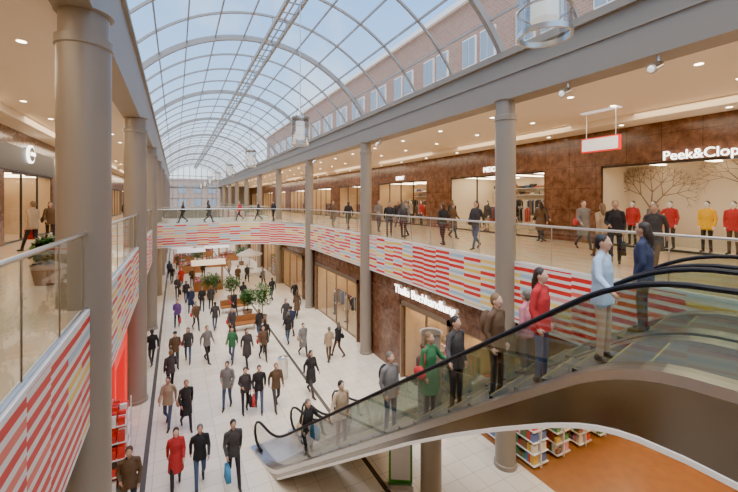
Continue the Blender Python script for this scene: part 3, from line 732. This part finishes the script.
U=[(9.5,16.2,'mA',150,'black','char'),(9.7,15.2,'wC',-40,'char','black'),(10.3,15.9,'mC',90,'grey','black'),(9.76,12.27,'mE',0,'black','black'),(10.07,10.69,'wC',100,'char','jean'),
(14.9,11.6,'mA',160,'navy','black'),(14.3,11.2,'wA',-20,'brown','black'),(13.6,8.79,'mB',150,'grey','char'),(12.08,7.19,'wC',-30,'beige','brown'),(11.2,5.3,'mB',100,'char','brown'),
(9.5,21.2,'mA',0,'black','char'),(9.6,24,'wA',180,'brown','black'),(9.5,18.9,'mC',180,'char','black'),(14.6,17.5,'mA',-60,'black','black'),(11.9,14.2,'wA',190,'brown','black'),(13.6,22,'wC',100,'black','jean'),(11.2,6.3,'wB',120,'black','black'),(10.6,19.3,'mE',180,'grey','black')]
for x,y,k,hd,t,bt in U: person(k,x,y,F,hd,t,bt)
for (x,y,k,hd,t) in [(-4.6,17.6,'mD',60,'beige'),(-4.9,21.0,'wC',200,'brown'),(-3.4,34,'mA',180,'black'),(0.5,34,'mA',90,'black'),(2.4,33.5,'wA',-90,'char'),(6.6,34.5,'mA',80,'black'),(7.6,33,'mC',120,'black'),(5.2,36,'wC',90,'red')]:
    person(k,x,y,F,hd,t,'black')
asc=math.degrees(math.atan2(-UX,UY))
for s,k,t,bt,tt in [(1.9,'sB','black','black',.62),(3.5,'sA','beige','brown',.65),(5.5,'sC','grey','jean',.5),(6.2,'sB','green','char',.85),(7.1,'sA','char','black',.65),(7.8,'sC','brown','black',.7),(8.5,'sD','red','jean',.6),(9.5,'sA','lblue','beige',.7)]:
    kk=max(0,int((s-.8)/.4)); z=zs(.8+kk*.4+.2); x,y,_=wp(.8+kk*.4+.17,tt,0)
    person(k,x,y,z+.002,asc,t,bt,scale=.97)
for s,k,t,bt in [(4.4,'sC','char','black'),(7.4,'sA','pink','jean'),(9.6,'sD','navy','black')]:
    kk=int((s-.8)/.4); z=zs(.8+kk*.4+.2); x,y,_=wp(.8+kk*.4+.22,1.75+.65,0); person(k,x,y,z+.002,asc+180,t,bt)
for (x,y,k,t,bt) in [(16.5,8.6,'sC','red','black'),(16.6,7.9,'sD','grey','black'),(16.5,7.3,'sA','red','char'),(16.5,6.2,'sC','yellow','black'),(16.5,5.5,'sC','red','brown'),(16.5,4.7,'sA','orange','black'),
   (16.4,14.5,'sC','black','black'),(16.4,16.5,'sD','char','beige'),(16.4,23.2,'sC','red','black'),(16.4,24.5,'sD','beige','black'),(16.4,26,'sC','black','white'),(10.0,20.5,'sD','white','black'),(10.0,22.5,'sC','beige','brown'),(10.0,24.5,'sD','black','black')]:
    person(k,x,y,(F if x>12 else 0)+.02,90,t,bt,name='mannequin',scale=1.02)

# ---------------------------------------------------------------- plants, furniture
def tree(x,y,z,h,name='potted_tree',r=.7):
    e=empty(name,(x,y,z)); b=MB()
    b.lathe(0,0,[(0,0),(.24,0),(.32,.42),(.34,.45),(.29,.45),(.28,.40),(0,.40)],0,24); b.obj('planter',['pot'],e,smooth=True)
    b=MB(); b.tube([(0,0,.38),(.03,.02,h*.45),(-.02,0,h*.75)],[.035,.028,.015],0,8)
    for k in range(7):
        a=k*.9; b.tube([(0,0,h*(.4+.05*k)),(r*.6*math.cos(a),r*.6*math.sin(a),h*(.58+.05*k))],[.015,.006],0,6)
    b.obj('trunk',['bark'],e,smooth=True)
    b=MB()
    for k in range(700):
        d=Vector((random.gauss(0,1),random.gauss(0,1),random.gauss(0,1))).normalized()*random.uniform(.3,1)
        c=Vector((d.x*r,d.y*r,h*.68+d.z*h*.31)); a=Vector((random.gauss(0,1),random.gauss(0,1),random.gauss(0,.6))).normalized(); s_=a.cross(Vector((0,0,1))).normalized()*.045; a*=.12
        b.add([c-a,c+s_,c+a,c-s_],[(0,1,2,3)],0)
    b.obj('foliage',['leaf'],e)
for x,y,h,r in [(5.05,25.17,2.6,.75),(2.5,32.8,2.3,.9),(3.9,31.4,2.1,.8),(2.22,48,2.6,1),(7.2,48.4,2.4,.9),(4.4,26.8,2.0,.6)]: tree(x,y,0,h,r=r)
tree(-2.5,10.6,F,1.1,'potted_plant',.35)
def bench(x,y):
    b=MB(); b.box(x-.9,x+.9,y-.3,y+.3,.38,.46,0); b.box(x-.9,x+.9,y+.27,y+.31,.46,.85,0)
    for dx in (-.7,.7): b.box(x+dx-.05,x+dx+.05,y-.25,y+.25,0,.38,1)
    b.obj('bench',['wood','steel'])
bench(3.69,24.16); bench(3.7,28.4)
x,y=4.3,16.81
b=MB(); b.lathe(x,y,[(0,0),(.2,0),(.22,.05),(.22,.85),(.24,.88),(.24,.93),(.15,.95),(.12,.9),(0,.9)],0,20); b.obj('litter_bin',['steel'],smooth=True)
def stall(x,y):
    b=MB(); b.box(x-1.2,x+1.2,y-.6,y+.6,0,.8,0)
    for dx in (-1.15,1.15):
        for dy in (-.55,.55): b.box(x+dx-.04,x+dx+.04,y+dy-.04,y+dy+.04,0,2.3,0)
    b.add([(x-1.4,y-.8,2.3),(x+1.4,y-.8,2.3),(x+1.4,y+.8,2.3),(x-1.4,y+.8,2.3),(x-1.4,y,2.7),(x+1.4,y,2.7)],[(0,1,5,4),(2,3,4,5),(1,2,5),(3,0,4)],2)
    for i in range(110):
        px,py=x+random.uniform(-1.1,1.0),y+random.uniform(-.55,.45); z=.8
        b.ell((px,py,z+random.uniform(.05,.35)),(.09,.09,.08),1,6,4)
    b.obj('market_stall',['wood','flower','white'])
for x,y in [(1.5,46),(4.4,49),(2.6,36.6),(0.9,54),(6.2,53),(3.5,58)]: stall(x,y)
def parasol(x,y):
    b=MB(); b.lathe(x,y,[(0,0),(.3,0),(.3,.08),(.03,.1),(.025,2.75)],0,16); b.lathe(x,y,[(1.35,2.15),(1.35,2.28),(.05,2.85),(0,2.87)],1,8); b.lathe(x,y,[(1.33,2.27),(.05,2.8)],1,8)
    b.lathe(x,y,[(.45,.72),(.45,.75),(0,.75)],0,20)
    b.obj('market_parasol',['steel','white'])
for x,y in [(7.0,41.5),(.6,51),(3.2,53.5),(6.9,57)]: parasol(x,y)

# ---------------------------------------------------------------- lights
def area(name,loc,sx,sy,en,col=(1,.80,.57),rot=(0,0,0)):
    l=bpy.data.lights.new(name,'AREA'); l.shape='RECTANGLE'; l.size=sx; l.size_y=sy; l.energy=en; l.color=col
    o=bpy.data.objects.new(name,l); COL.objects.link(o); o.location=loc; o.rotation_euler=rot
for k in range(0,9):
    y=4+SP*k
    area('ceiling_light',(12.2,y,ZCR-.05),5,7,330); area('ceiling_light',(-3.9,y,ZCL-.05),3,7,260)
area('ceiling_light',(4,36.5,ZB-.2),8,7,280)
w=bpy.data.worlds.new('sky'); sc.world=w; w.use_nodes=True; nt=w.node_tree; bg=nt.nodes['Background']
tc=N(nt,'ShaderNodeTexCoord'); sx=N(nt,'ShaderNodeSeparateXYZ'); nt.links.new(tc.outputs['Generated'],sx.inputs[0])
no=N(nt,'ShaderNodeTexNoise'); no.inputs['Scale'].default_value=2.4; no.inputs['Detail'].default_value=6; nt.links.new(tc.outputs['Generated'],no.inputs['Vector'])
base=ramp(nt,sx.outputs[2],[(0,(1.0,0.99,0.95)),(0.24,(0.42,0.66,0.97)),(0.7,(0.13,0.37,0.86))],False)
mk=ramp(nt,no.outputs['Fac'],[(0.50,(0,0,0)),(0.70,(.8,.8,.8))],False)
mx=N(nt,'ShaderNodeMix',data_type='RGBA'); nt.links.new(mk,mx.inputs[0]); nt.links.new(base,mx.inputs[6]); mx.inputs[7].default_value=(0.98,0.98,0.98,1)
nt.links.new(mx.outputs[2],bg.inputs['Color']); bg.inputs['Strength'].default_value=1.75
l=bpy.data.lights.new('sun','SUN'); l.energy=5.2; l.angle=1.0; l.color=(1,.90,.76); o=bpy.data.objects.new('sun',l); COL.objects.link(o); o.rotation_euler=(math.radians(15),math.radians(-12),0)
sc.view_settings.view_transform='AgX'; sc.view_settings.look='AgX - Punchy'; sc.view_settings.exposure=0.92

cam=bpy.data.cameras.new('camera'); co=bpy.data.objects.new('camera',cam); COL.objects.link(co); sc.camera=co
co.location=(0,0,E); co.rotation_euler=(math.radians(90),0,math.radians(-27.3)); cam.sensor_width=36; cam.lens=374/738*36; cam.shift_y=-46/738; cam.clip_end=400; cam.clip_start=.05
